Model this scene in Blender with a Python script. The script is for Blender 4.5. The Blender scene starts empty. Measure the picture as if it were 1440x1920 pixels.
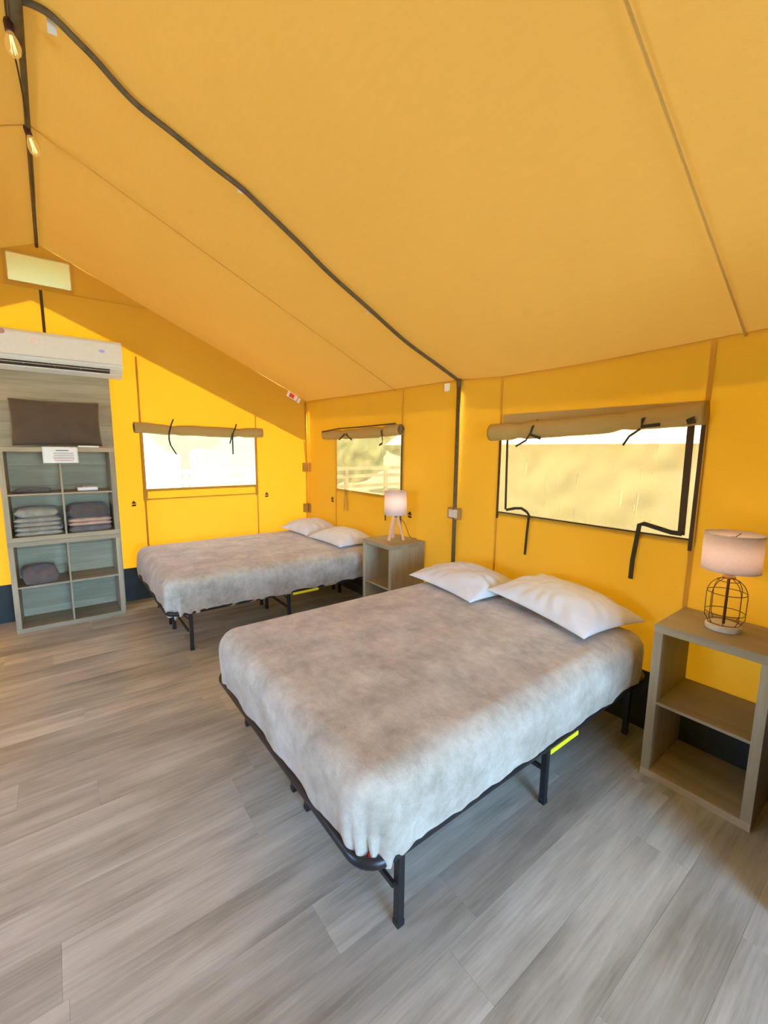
import bpy, bmesh, math, random
from mathutils import Vector, Matrix, noise
random.seed(7)
S = bpy.context.scene
COL = S.collection

# ------------------------------------------------------------------ camera
F_PX = 811.11
CAM = Vector((-2.5238, -4.8552, 1.5254))
FW = Vector((0.60231368, 0.78552149, -0.142036))
RT = Vector((0.79443157, -0.60726456, 0.01040332))
UP = Vector((0.0780814, 0.11910394, 0.98980682))
cd = bpy.data.cameras.new('camera')
cd.sensor_fit = 'HORIZONTAL'; cd.sensor_width = 36.0; cd.lens = F_PX / 1440 * 36.0
cd.clip_start = 0.02; cd.clip_end = 500
cam = bpy.data.objects.new('camera', cd); COL.objects.link(cam)
m = Matrix.Identity(4)
for i in range(3):
    m[i][0], m[i][1], m[i][2], m[i][3] = RT[i], UP[i], -FW[i], CAM[i]
cam.matrix_world = m
S.camera = cam

# ------------------------------------------------------------------ world, sun, exposure
SUN_EL = math.radians(57.4)
SUN_E = 52.0
SUN_AZ = math.radians(13)
SKY_STRENGTH = 0.95
W = bpy.data.worlds.new('sky'); S.world = W; W.use_nodes = True
nt = W.node_tree; nt.nodes.clear()
sk = nt.nodes.new('ShaderNodeTexSky'); sk.sky_type = 'NISHITA'; sk.sun_disc = False
sk.sun_elevation = SUN_EL; sk.sun_rotation = SUN_AZ; sk.air_density = 1.0; sk.dust_density = 1.0; sk.ozone_density = 1.5
bg = nt.nodes.new('ShaderNodeBackground'); bg.inputs[1].default_value = SKY_STRENGTH
out = nt.nodes.new('ShaderNodeOutputWorld')
tint = nt.nodes.new('ShaderNodeMix'); tint.data_type = 'RGBA'; tint.blend_type = 'MULTIPLY'; tint.inputs[0].default_value = 1.0; tint.inputs[7].default_value = (0.71, 0.97, 1.26, 1)
nt.links.new(sk.outputs[0], tint.inputs[6]); nt.links.new(tint.outputs[2], bg.inputs[0]); nt.links.new(bg.outputs[0], out.inputs[0])
sd = bpy.data.lights.new('sun', 'SUN'); sd.energy = SUN_E; sd.angle = math.radians(1.2); sd.color = (1.0, 0.95, 0.86)
sun = bpy.data.objects.new('sun', sd); COL.objects.link(sun)
sun_dir = Vector((math.cos(SUN_EL) * math.sin(SUN_AZ), math.cos(SUN_EL) * math.cos(SUN_AZ), math.sin(SUN_EL)))       # towards the sun: beyond the gable wall
sun.rotation_euler = sun_dir.to_track_quat('Z', 'Y').to_euler()
sun.location = (0, 10, 15)
V = S.view_settings
V.view_transform = 'Standard'; V.look = 'None'; V.gamma = 1.0; V.use_curve_mapping = False
V.exposure = 2.35
S.cycles.diffuse_bounces = 6
S.cycles.max_bounces = 14

# ------------------------------------------------------------------ pixel -> point on a plane
def px(u, v, axis, val):
    d = FW + RT * ((u - 720) / F_PX) - UP * ((v - 960) / F_PX)
    return CAM + d * ((val - CAM[axis]) / d[axis])

# ------------------------------------------------------------------ materials
def new_mat(name):
    mt = bpy.data.materials.new(name); mt.use_nodes = True
    n = mt.node_tree; n.nodes.clear()
    return mt, n, n.nodes.new, n.links.new
def mixrgb(N, L, fac, a, b, mode='MIX'):
    x = N('ShaderNodeMix'); x.data_type = 'RGBA'; x.blend_type = mode
    for sock, v in ((x.inputs[0], fac), (x.inputs[6], a), (x.inputs[7], b)):
        if hasattr(v, 'links'): L(v, sock)
        elif isinstance(v, tuple): sock.default_value = (*v, 1) if len(v) == 3 else v
        else: sock.default_value = v
    return x.outputs[2]
def tex_noise(N, L, vec, scale, detail=3, rough=0.55):
    t = N('ShaderNodeTexNoise'); t.inputs['Scale'].default_value = scale
    t.inputs['Detail'].default_value = detail; t.inputs['Roughness'].default_value = rough
    if vec is not None: L(vec, t.inputs['Vector'])
    return t.outputs[0]
def ramp(N, L, fac, p0, p1, c0=(0, 0, 0), c1=(1, 1, 1)):
    r = N('ShaderNodeValToRGB'); r.color_ramp.elements[0].position = p0; r.color_ramp.elements[1].position = p1
    r.color_ramp.elements[0].color = (*c0, 1); r.color_ramp.elements[1].color = (*c1, 1)
    L(fac, r.inputs[0]); return r.outputs[0]
def mapping(N, L, vec, scale):
    mp = N('ShaderNodeMapping'); mp.inputs['Scale'].default_value = scale; L(vec, mp.inputs[0]); return mp.outputs[0]
def bump(N, L, h, strength, dist=0.01):
    b = N('ShaderNodeBump'); b.inputs['Strength'].default_value = strength; b.inputs['Distance'].default_value = dist
    L(h, b.inputs['Height']); return b.outputs[0]

def canvas(name, diff, trans, wt, scale=1.0):
    mt, n, N, L = new_mat(name)
    g = N('ShaderNodeNewGeometry').outputs['Position']
    big = ramp(N, L, tex_noise(N, L, g, 1.3 * scale, 4), 0.3, 0.75)
    slub = ramp(N, L, tex_noise(N, L, mapping(N, L, g, (14, 14, 160)), 1.0, 3, 0.6), 0.35, 0.7)
    fine = tex_noise(N, L, g, 420, 2)
    f1 = mixrgb(N, L, 0.35, big, slub)
    dc = mixrgb(N, L, f1, tuple(c * .92 for c in diff), diff)
    tc = mixrgb(N, L, f1, tuple(c * .93 for c in trans), trans)
    nb = bump(N, L, fine, 0.25, 0.002)
    d = N('ShaderNodeBsdfDiffuse'); L(dc, d.inputs[0]); L(nb, d.inputs['Normal'])
    t = N('ShaderNodeBsdfTranslucent'); L(tc, t.inputs[0]); L(nb, t.inputs['Normal'])
    mx = N('ShaderNodeMixShader'); mx.inputs[0].default_value = wt
    L(d.outputs[0], mx.inputs[1]); L(t.outputs[0], mx.inputs[2])
    o = N('ShaderNodeOutputMaterial'); L(mx.outputs[0], o.inputs[0])
    return mt

def plain(name, col, rough=0.6, metal=0.0, var=0.12, scale=30, bmp=0.0, sheen=0.0, emit=None, es=0, spec=0.5, trans_w=0.0):
    mt, n, N, L = new_mat(name)
    tc = N('ShaderNodeTexCoord').outputs['Object']
    no = ramp(N, L, tex_noise(N, L, tc, scale, 4), 0.3, 0.72)
    c = mixrgb(N, L, no, tuple(x * (1 - var) for x in col), tuple(min(1, x * (1 + var)) for x in col))
    p = N('ShaderNodeBsdfPrincipled'); L(c, p.inputs['Base Color'])
    p.inputs['Roughness'].default_value = rough; p.inputs['Metallic'].default_value = metal
    p.inputs['Specular IOR Level'].default_value = spec
    if sheen: p.inputs['Sheen Weight'].default_value = sheen; p.inputs['Sheen Roughness'].default_value = 0.5
    if bmp: L(bump(N, L, tex_noise(N, L, tc, scale * 4, 4), bmp, 0.004), p.inputs['Normal'])
    if emit: p.inputs['Emission Color'].default_value = (*emit, 1); p.inputs['Emission Strength'].default_value = es
    o = N('ShaderNodeOutputMaterial')
    if trans_w:
        t = N('ShaderNodeBsdfTranslucent'); L(c, t.inputs[0])
        mx = N('ShaderNodeMixShader'); mx.inputs[0].default_value = trans_w
        L(p.outputs[0], mx.inputs[1]); L(t.outputs[0], mx.inputs[2]); L(mx.outputs[0], o.inputs[0])
    else: L(p.outputs[0], o.inputs[0])
    return mt

def wood(name, light, dark, rough=0.45, axis='x', spec=0.35, contrast=1.0, gloss_var=True):
    """grain runs along local `axis`; every object shifts the pattern by its own random number"""
    mt, n, N, L = new_mat(name)
    tc = N('ShaderNodeTexCoord').outputs['Object']
    oi = N('ShaderNodeObjectInfo').outputs['Random']
    mul = N('ShaderNodeMath'); mul.operation = 'MULTIPLY'; mul.inputs[1].default_value = 37.0; L(oi, mul.inputs[0])
    cb = N('ShaderNodeCombineXYZ'); L(mul.outputs[0], cb.inputs[0]); L(mul.outputs[0], cb.inputs[1]); L(mul.outputs[0], cb.inputs[2])
    ad = N('ShaderNodeVectorMath'); ad.operation = 'ADD'; L(tc, ad.inputs[0]); L(cb.outputs[0], ad.inputs[1])
    vec = ad.outputs[0]
    s1 = {'x': (1.6, 13, 13), 'y': (13, 1.6, 13), 'z': (13, 13, 1.6)}[axis]
    s2 = {'x': (4, 110, 110), 'y': (110, 4, 110), 'z': (110, 110, 4)}[axis]
    wob = tex_noise(N, L, mapping(N, L, vec, s1), 1.0, 5, 0.62)
    fine = tex_noise(N, L, mapping(N, L, vec, s2), 1.0, 4, 0.6)
    s3 = {'x': (2.2, 5.5, 5.5), 'y': (5.5, 2.2, 5.5), 'z': (5.5, 5.5, 2.2)}[axis]
    blot = tex_noise(N, L, mapping(N, L, vec, s3), 1.0, 3, 0.5)
    a = ramp(N, L, wob, 0.38, 0.62); b = ramp(N, L, fine, 0.3, 0.7); c = ramp(N, L, blot, 0.3, 0.7)
    g = mixrgb(N, L, 0.38, a, b); g = mixrgb(N, L, 0.35, g, c)
    col = mixrgb(N, L, g, dark, light)
    # each board a touch lighter or darker
    mr = N('ShaderNodeMapRange'); mr.inputs['To Min'].default_value = 0.84; mr.inputs['To Max'].default_value = 1.12; L(oi, mr.inputs[0])
    hs = N('ShaderNodeHueSaturation'); L(mr.outputs[0], hs.inputs['Value']); L(col, hs.inputs['Color'])
    p = N('ShaderNodeBsdfPrincipled'); L(hs.outputs[0], p.inputs['Base Color'])
    p.inputs['Specular IOR Level'].default_value = spec
    rr = N('ShaderNodeMapRange'); rr.inputs['To Min'].default_value = rough - .06; rr.inputs['To Max'].default_value = rough + .1; L(g, rr.inputs[0]); L(rr.outputs[0], p.inputs['Roughness'])
    L(bump(N, L, fine, 0.12, 0.002), p.inputs['Normal'])
    o = N('ShaderNodeOutputMaterial'); L(p.outputs[0], o.inputs[0])
    return mt

def film(name, tint, trans_col, w_trans, gloss=0.1, crease=0.35):
    """creased clear vinyl with a milky scatter; long creases run over the sheet"""
    mt, n, N, L = new_mat(name)
    g = N('ShaderNodeNewGeometry').outputs['Position']
    wv = tex_noise(N, L, mapping(N, L, g, (3.0, 3.0, 1.6)), 1.0, 2, 0.5)
    mp = N('ShaderNodeMapping'); mp.inputs['Rotation'].default_value = (0.75, 0.0, 0.0); mp.inputs['Scale'].default_value = (5, 30, 4); L(g, mp.inputs[0])
    cr = ramp(N, L, tex_noise(N, L, mp.outputs[0], 1.0, 1.5, 0.4), 0.68, 0.82)
    h = mixrgb(N, L, 0.5, wv, cr)
    nb = bump(N, L, h, 0.5 * crease, 0.05)
    r = N('ShaderNodeBsdfRefraction'); r.inputs['IOR'].default_value = 1.0; r.inputs['Roughness'].default_value = 0.02
    r.inputs['Color'].default_value = (*tint, 1)
    t = N('ShaderNodeBsdfTranslucent'); L(nb, t.inputs['Normal'])
    L(mixrgb(N, L, cr, trans_col, tuple(min(1, c * (1 + 2.2 * crease)) for c in trans_col)), t.inputs[0])
    gl = N('ShaderNodeBsdfGlossy'); gl.inputs['Roughness'].default_value = 0.2; L(nb, gl.inputs['Normal'])
    m1 = N('ShaderNodeMixShader'); m1.inputs[0].default_value = w_trans; L(r.outputs[0], m1.inputs[1]); L(t.outputs[0], m1.inputs[2])
    m2 = N('ShaderNodeMixShader'); m2.inputs[0].default_value = gloss; L(m1.outputs[0], m2.inputs[1]); L(gl.outputs[0], m2.inputs[2])
    o = N('ShaderNodeOutputMaterial'); L(m2.outputs[0], o.inputs[0])
    return mt

M = {}
M['wall'] = canvas('wall_canvas', (0.56, 0.315, 0.040), (0.98, 0.42, 0.006), 0.0182)
M['roof'] = canvas('roof_canvas', (0.58, 0.37, 0.09), (0.90, 0.44, 0.05), 0.0045)
M['seam'] = canvas('seam_canvas', (0.62, 0.33, 0.05), (0.70, 0.36, 0.02), 0.01)
M['roofseam'] = canvas('roof_seam_canvas', (0.62, 0.39, 0.10), (0.95, 0.50, 0.08), 0.016)
M['flap'] = canvas('flap_canvas', (0.50, 0.36, 0.13), (0.4, 0.25, 0.05), 0.01)
M['binding'] = plain('dark_binding', (0.060, 0.036, 0.014), 0.8)
M['strap'] = plain('strap_webbing', (0.035, 0.030, 0.018), 0.85)
M['strap_tan'] = plain('strap_tan', (0.40, 0.23, 0.05), 0.85)
M['skirt'] = plain('skirt_vinyl', (0.020, 0.031, 0.031), 0.6, scale=8, var=.3)
M['pole'] = plain('pole_paint', (0.12, 0.092, 0.045), 0.6, var=.2, spec=.25)
M['film_a'] = film('window_vinyl_clear', (0.15, 0.15, 0.128), (0.055, 0.052, 0.036), 0.30, .02, .15)
M['film_b'] = film('window_vinyl_cream', (0.110, 0.080, 0.038), (0.066, 0.047, 0.016), 0.45, .02)
M['film_c'] = film('vent_vinyl', (0.08, 0.068, 0.032), (0.14, 0.108, 0.042), 0.8, 0.02, .2)
M['floor'] = wood('floor_oak_vinyl', (0.69, 0.68, 0.52), (0.25, 0.235, 0.165), 0.36, 'x', 0.5)
M['floorbase'] = plain('underlay', (0.05, 0.045, 0.04), 0.9)
M['furn_y'] = wood('weathered_oak_y', (0.48, 0.405, 0.255), (0.28, 0.23, 0.135), 0.5, 'y', .3)
M['furn_x'] = wood('weathered_oak_x', (0.48, 0.405, 0.255), (0.28, 0.23, 0.135), 0.5, 'x', .3)
M['furn_z'] = wood('weathered_oak_z', (0.48, 0.405, 0.255), (0.28, 0.23, 0.135), 0.5, 'z', .3)
M['board'] = wood('backing_oak', (0.52, 0.48, 0.32), (0.31, 0.275, 0.175), 0.5, 'x', .3)
M['black'] = plain('black_powder_coat', (0.012, 0.012, 0.013), 0.38, 0.0, scale=60)
M['yellow'] = plain('yellow_label', (0.85, 0.80, 0.02), 0.5, var=.03)
M['red'] = plain('red_plastic', (0.75, 0.05, 0.04), 0.4)
M['white'] = plain('white_plastic', (0.80, 0.87, 0.80), 0.35, var=.03)
M['grille'] = plain('dark_grille', (0.06, 0.06, 0.05), 0.5)
M['paper'] = plain('paper', (0.86, 0.88, 0.85), 0.7, var=.03)
M['ink'] = plain('ink', (0.22, 0.22, 0.22), 0.7)
M['inkred'] = plain('ink_red', (0.5, 0.17, 0.14), 0.7)
M['inkblue'] = plain('logo_blue', (0.42, 0.48, 0.9), 0.5, var=.03)
M['inkpink'] = plain('logo_pink', (0.55, 0.33, 0.28), 0.5, var=.03)
M['digit'] = plain('display_digit', (0.9, 0.35, 0.2), 0.5, emit=(1.0, 0.45, 0.28), es=.13)
M['mattress'] = plain('mattress_ticking', (0.7, 0.69, 0.66), 0.9)
M['pillow'] = plain('white_cotton', (0.70, 0.70, 0.67), 0.9, var=.04, scale=12, bmp=.12, sheen=.2)
M['brownpillow'] = plain('brown_cotton', (0.105, 0.078, 0.052), 0.9, var=.12, scale=10, bmp=.12, sheen=.2)
M['shade'] = plain('lamp_linen', (0.80, 0.72, 0.68), 0.9, var=.04, scale=80, trans_w=.45)
M['lampwood'] = wood('pale_pine', (0.78, 0.50, 0.30), (0.62, 0.36, 0.19), .5, 'z', .3)
M['wire'] = plain('brown_wire', (0.10, 0.045, 0.015), 0.4, 0.6)
M['brass'] = plain('copper_cap', (0.55, 0.28, 0.10), 0.35, 0.8)
M['disc'] = plain('whitewashed_base', (0.62, 0.57, 0.47), 0.5)
M['towel_a'] = plain('towel_sage', (0.33, 0.30, 0.22), 0.95, var=.2, scale=25, bmp=.5, sheen=.3)
M['towel_b'] = plain('towel_charcoal', (0.10, 0.08, 0.07), 0.95, var=.2, scale=25, bmp=.5, sheen=.3)
M['towel_c'] = plain('towel_peach', (0.55, 0.36, 0.25), 0.95, var=.12, scale=25, bmp=.5, sheen=.3)
M['towel_d'] = plain('towel_grey', (0.15, 0.13, 0.12), 0.95, var=.2, scale=25, bmp=.5, sheen=.3)
M['towel_e'] = plain('blanket_brown', (0.14, 0.105, 0.09), 0.95, var=.2, scale=20, bmp=.5, sheen=.3)
M['curtain'] = plain('door_curtain', (0.22, 0.25, 0.30), 0.9, var=.15, scale=12, bmp=.2)
M['hem'] = plain('curtain_hem', (0.45, 0.22, 0.05), 0.9)
M['cord'] = plain('dark_cord', (0.03, 0.022, 0.015), 0.6)
M['socket'] = plain('bulb_socket', (0.045, 0.012, 0.010), 0.4)
M['ground'] = plain('dry_ground', (0.14, 0.15, 0.15), 0.95, var=.25, scale=.6)
M['leaf'] = plain('foliage', (0.42, 0.50, 0.16), 0.8, var=.35, scale=2.5, trans_w=.3)
M['bark'] = plain('bark', (0.20, 0.15, 0.11), 0.9)
M['fence'] = plain('pale_fence_wood', (0.62, 0.50, 0.42), 0.8)
M['hut'] = plain('hut_boards', (0.72, 0.62, 0.52), 0.8)
M['roofing'] = plain('hut_roof', (0.42, 0.42, 0.40), 0.8)
M['tent2'] = plain('cream_canvas', (0.80, 0.70, 0.42), 0.9, var=.06, scale=1)
M['tent2roof'] = plain('pale_tent_roof', (0.70, 0.74, 0.74), 0.9, var=.06, scale=1)
M['deck'] = wood('deck_boards', (0.5, 0.42, 0.33), (0.32, 0.25, 0.18), .7, 'x', .3)

def plush():
    mt, n, N, L = new_mat('taupe_plush')
    tc = N('ShaderNodeTexCoord').outputs['Object']
    a = ramp(N, L, tex_noise(N, L, mapping(N, L, tc, (5, 7, 7)), 1.0, 6, 0.62), 0.36, 0.66)
    b = ramp(N, L, tex_noise(N, L, mapping(N, L, tc, (26, 15, 20)), 1.0, 5, 0.65), 0.35, 0.68)
    f = tex_noise(N, L, tc, 240, 3, .7)
    g = mixrgb(N, L, 0.4, a, b)
    c = mixrgb(N, L, g, (0.345, 0.305, 0.22), (0.64, 0.605, 0.485))
    c = mixrgb(N, L, 0.16, c, f, 'OVERLAY')
    p = N('ShaderNodeBsdfPrincipled'); L(c, p.inputs['Base Color']); p.inputs['Roughness'].default_value = 0.92
    p.inputs['Sheen Weight'].default_value = 0.5; p.inputs['Sheen Roughness'].default_value = 0.4
    p.inputs['Specular IOR Level'].default_value = 0.15
    h = mixrgb(N, L, 0.5, f, b)
    L(bump(N, L, h, 0.5, 0.006), p.inputs['Normal'])
    o = N('ShaderNodeOutputMaterial'); L(p.outputs[0], o.inputs[0])
    return mt
M['plush'] = plush()

def bulb_mats():
    mt, n, N, L = new_mat('warm_lamp_bulb')
    e = N('ShaderNodeEmission'); e.inputs[0].default_value = (1.0, 0.70, 0.50, 1); e.inputs[1].default_value = 6.5
    o = N('ShaderNodeOutputMaterial'); L(e.outputs[0], o.inputs[0]); M['lampbulb'] = mt
    mt, n, N, L = new_mat('amber_bulb_glass')
    lw = N('ShaderNodeLayerWeight'); lw.inputs[0].default_value = 0.35
    t = N('ShaderNodeBsdfTransparent'); t.inputs[0].default_value = (1.0, 0.80, 0.38, 1)
    e = N('ShaderNodeEmission'); e.inputs[0].default_value = (1.0, 0.60, 0.16, 1); e.inputs[1].default_value = 0.17
    g = N('ShaderNodeBsdfGlossy'); g.inputs['Roughness'].default_value = .05
    m1 = N('ShaderNodeMixShader'); m1.inputs[0].default_value = .45; L(t.outputs[0], m1.inputs[1]); L(e.outputs[0], m1.inputs[2])
    m2 = N('ShaderNodeMixShader'); m2.inputs[0].default_value = .06; L(m1.outputs[0], m2.inputs[1]); L(g.outputs[0], m2.inputs[2])
    o = N('ShaderNodeOutputMaterial'); L(m2.outputs[0], o.inputs[0]); M['bulb'] = mt
    mt, n, N, L = new_mat('glowing_filament')
    e = N('ShaderNodeEmission'); e.inputs[0].default_value = (1.0, 0.72, 0.36, 1); e.inputs[1].default_value = 1.8
    o = N('ShaderNodeOutputMaterial'); L(e.outputs[0], o.inputs[0]); M['filament'] = mt
bulb_mats()

# ------------------------------------------------------------------ mesh helpers
class MB:
    def __init__(s): s.v = []; s.f = []
    def add(s, vs, fs):
        o = len(s.v); s.v += [tuple(v) for v in vs]; s.f += [tuple(i + o for i in f) for f in fs]; return s
    def box(s, x0, x1, y0, y1, z0, z1):
        vs = [(x, y, z) for z in (z0, z1) for y in (y0, y1) for x in (x0, x1)]
        return s.add(vs, [(0, 2, 3, 1), (4, 5, 7, 6), (0, 1, 5, 4), (2, 6, 7, 3), (0, 4, 6, 2), (1, 3, 7, 5)])
    def obox(s, a, b, w, h, up=(0, 0, 1)):
        """square bar from a to b"""
        a, b = Vector(a), Vector(b); d = (b - a).normalized(); u = Vector(up)
        if abs(d.dot(u)) > .95: u = Vector((1, 0, 0))
        r = d.cross(u).normalized(); u = r.cross(d)
        vs = [p + r * (i * w / 2) + u * (j * h / 2) for p in (a, b) for i, j in ((-1, -1), (1, -1), (1, 1), (-1, 1))]
        return s.add(vs, [(0, 1, 2, 3), (7, 6, 5, 4), (0, 4, 5, 1), (1, 5, 6, 2), (2, 6, 7, 3), (3, 7, 4, 0)])
    def tube(s, pts, r, seg=10, closed=False, cap=True, squash=None):
        pts = [Vector(p) for p in pts]; n = len(pts); rs = r if isinstance(r, (list, tuple)) else [r] * n
        rings = []; ref = None
        for i, p in enumerate(pts):
            if closed: t = pts[(i + 1) % n] - pts[i - 1]
            else: t = pts[min(i + 1, n - 1)] - pts[max(i - 1, 0)]
            t.normalize()
            if ref is None: ref = Vector((0, 0, 1)) if abs(t.z) < .9 else Vector((1, 0, 0))
            a = (ref - t * ref.dot(t)).normalized(); b = t.cross(a); ref = a
            sa, sb = squash or (1, 1)
            rings.append([p + a * (math.cos(k * 2 * math.pi / seg) * rs[i] * sa) + b * (math.sin(k * 2 * math.pi / seg) * rs[i] * sb) for k in range(seg)])
        vs = [v for R in rings for v in R]; fs = []
        for i in range(n if closed else n - 1):
            j = (i + 1) % n
            for k in range(seg):
                k2 = (k + 1) % seg; fs.append((i * seg + k, i * seg + k2, j * seg + k2, j * seg + k))
        if not closed and cap: fs += [tuple(range(seg))[::-1], tuple((n - 1) * seg + k for k in range(seg))]
        return s.add(vs, fs)
    def lathe(s, prof, seg=28, c=(0, 0, 0)):
        vs = []; fs = []
        for r, z in prof:
            for k in range(seg):
                a = 2 * math.pi * k / seg; vs.append((c[0] + r * math.cos(a), c[1] + r * math.sin(a), c[2] + z))
        for i in range(len(prof) - 1):
            for k in range(seg):
                k2 = (k + 1) % seg; fs.append((i * seg + k, i * seg + k2, (i + 1) * seg + k2, (i + 1) * seg + k))
        return s.add(vs, fs)
    def prism(s, poly, a, b, fn):
        """extrude 2-D polygon between two stations; fn(p, t) -> 3-D"""
        n = len(poly); vs = [fn(p, a) for p in poly] + [fn(p, b) for p in poly]
        fs = [tuple(range(n))[::-1], tuple(range(n, 2 * n))] + [(i, (i + 1) % n, n + (i + 1) % n, n + i) for i in range(n)]
        return s.add(vs, fs)
    def ribbon(s, pts, wdir, w, th, ndir):
        """flat strap along pts; wdir across (or None: across the run within the wall plane), ndir thickness"""
        pts = [Vector(p) for p in pts]; nd = Vector(ndir).normalized(); vs = []; fs = []
        for i, p in enumerate(pts):
            t = (pts[min(i + 1, len(pts) - 1)] - pts[max(i - 1, 0)]).normalized()
            a = Vector(wdir).normalized() if wdir else t.cross(nd).normalized()
            for q in (p - a * w / 2, p + a * w / 2):
                vs += [q, q + nd * th]
        for i in range(len(pts) - 1):
            o = i * 4; e = o + 4
            fs += [(o, o + 2, e + 2, e), (o + 1, e + 1, e + 3, o + 3), (o, e, e + 1, o + 1), (o + 2, o + 3, e + 3, e + 2)]
        fs += [(0, 1, 3, 2), (len(vs) - 4, len(vs) - 2, len(vs) - 1, len(vs) - 3)]
        return s.add(vs, fs)
    def mesh(s, name, mat, smooth=False):
        me = bpy.data.meshes.new(name); me.from_pydata([tuple(v) for v in s.v], [], s.f); me.materials.append(M[mat])
        bm = bmesh.new(); bm.from_mesh(me); bmesh.ops.recalc_face_normals(bm, faces=bm.faces); bm.to_mesh(me); bm.free()
        if smooth: me.polygons.foreach_set('use_smooth', [True] * len(me.polygons))
        return me
    def obj(s, name, mat, parent=None, smooth=False, bevel=0, loc=(0, 0, 0), recalc=True):
        o = bpy.data.objects.new(name, s.mesh(name, mat, smooth)); COL.objects.link(o)
        if parent is not None: o.parent = parent
        o.location = loc
        if bevel:
            b = o.modifiers.new('bevel', 'BEVEL'); b.width = bevel; b.segments = 2; b.limit_method = 'ANGLE'
        return o
def thing(name, label, cat, loc=(0, 0, 0), rz=0, group=None):
    o = bpy.data.objects.new(name, None); COL.objects.link(o); o.empty_display_size = .1
    o.location = loc; o.rotation_euler = (0, 0, rz); return tag(o, label, cat, group)
def tag(o, label, cat, group=None):
    o['label'] = label; o['category'] = cat
    if group: o['group'] = group
    return o
def struct(o): o['kind'] = 'structure'; return o
def sempty(name, loc=(0, 0, 0)):
    o = bpy.data.objects.new(name, None); COL.objects.link(o); o.location = loc; o.empty_display_size = .1; return struct(o)
def smoothstep(a, b, x):
    t = max(0, min(1, (x - a) / (b - a))); return t * t * (3 - 2 * t)
def nz(x, y, z=0): return noise.noise(Vector((x, y, z)))
def grid_faces(nu, nv, off=0):
    return [(off + i * nv + j, off + i * nv + j + 1, off + (i + 1) * nv + j + 1, off + (i + 1) * nv + j) for i in range(nu - 1) for j in range(nv - 1)]

# ------------------------------------------------------------------ tent dimensions
RX, RZ = -2.482, 3.20            # ridge
XL = 2 * RX                      # far left wall
YF = -7.475                      # doorway wall behind the camera
POST = -2.493
SKZ = 0.335                      # top of the dark skirt
EAVE = [(-9, 2.06), (-5, 2.07), (-4.3, 2.068), (-4.1, 2.058), (-3.4, 2.035), (-2.91, 2.035), (POST, 2.062), (-1.2, 2.075), (0, 2.10), (3, 2.10)]
def eave(y):
    for (a, za), (b, zb) in zip(EAVE, EAVE[1:]):
        if a <= y <= b: return za + (zb - za) * (y - a) / (b - a)
def roof_z(x, y):
    e = eave(y); t = 1 - abs(x - RX) / abs(RX)
    return e + (RZ - e) * t if t >= 0 else e + (RZ - e) * t

WIN1 = (-1.794, -0.665, 1.1155, 1.690)      # on the gable wall: x0 x1 z0 z1
WIN2 = (-1.822, -0.694, 1.093, 1.680)       # on the side wall: y0 y1 z0 z1
WIN3 = (-4.096, -2.913, 1.099, 1.690)
VENT = (-2.685, -2.268, 2.872, 3.085)

def brk(lo, hi, extra, step):
    pts = sorted(set([lo, hi] + [e for e in extra if lo < e < hi])); res = []
    for a, b in zip(pts, pts[1:]):
        n = max(1, int(math.ceil((b - a) / step))); res += [a + (b - a) * k / n for k in range(n)]
    return res + [hi]

def wall_mesh(us, zs, top, holes, fn, wob=0.0):
    """sheet over stations us x rows zs (up to the lowest roof height), then rows that fan up to the roof line"""
    zmax = zs[-1]
    rows = len(zs) + 8
    vs = []
    for u in us:
        T = top(u) + .025
        col = list(zs) + [zmax + (T - zmax) * (k + 1) / 8 for k in range(8)]
        for z in col:
            d = wob * nz(u * 1.1, z * 1.4, 3.3) * smoothstep(0, .3, T - z) * smoothstep(0, .3, z)
            vs.append(fn(u, z, d))
    fs = []
    for i in range(len(us) - 1):
        for j in range(rows - 1):
            um = (us[i] + us[i + 1]) / 2
            a = vs[i * rows + j]; b = vs[(i + 1) * rows + j + 1]; zm = (vs[i * rows + j][2] + vs[i * rows + j + 1][2] + vs[(i + 1) * rows + j][2] + vs[(i + 1) * rows + j + 1][2]) / 4
            if any(h[0] < um < h[1] and h[2] < zm < h[3] for h in holes): continue
            fs.append((i * rows + j, (i + 1) * rows + j, (i + 1) * rows + j + 1, i * rows + j + 1))
    mb = MB(); mb.add(vs, fs); return mb

# ------------------------------------------------------------------ floor
floor = struct(MB().box(XL - .02, .02, YF - .02, .02, -.14, -.006).obj('floor', 'floorbase'))
PW, PLEN = 0.182, 1.22
def plank_mesh(l, w, t=0.006, c=0.0006):
    a, b = l / 2, w / 2; g = 0.0002
    vs = [(-a + g, -b + g, -t), (a - g, -b + g, -t), (a - g, b - g, -t), (-a + g, b - g, -t),
          (-a + g, -b + g, -c), (a - g, -b + g, -c), (a - g, b - g, -c), (-a + g, b - g, -c),
          (-a + c + g, -b + c + g, 0), (a - c - g, -b + c + g, 0), (a - c - g, b - c - g, 0), (-a + c + g, b - c - g, 0)]
    fs = [(3, 2, 1, 0), (8, 9, 10, 11)] + [(i, (i + 1) % 4, 4 + (i + 1) % 4, 4 + i) for i in range(4)] + [(4 + i, 4 + (i + 1) % 4, 8 + (i + 1) % 4, 8 + i) for i in range(4)]
    return MB().add(vs, fs)
pl_cache = {}
def plank(x0, x1, yc, w, parent, mat='floor', rot=None, zc=0):
    key = (round(x1 - x0, 3), round(w, 3), mat)
    if key not in pl_cache: pl_cache[key] = plank_mesh(x1 - x0, w).mesh('plank', mat)
    o = bpy.data.objects.new('plank', pl_cache[key]); COL.objects.link(o); o.parent = parent; o.location = ((x0 + x1) / 2, yc, zc)
    if rot: o.rotation_euler = rot
    return o
row = 0; y = -4.08 + PW * 22.5
OFFS = [-1.665, -1.525, -0.90, -2.2, -1.15, -0.55, -1.9, -0.75]
edges = []
yy = -4.08 - PW * 19
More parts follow.
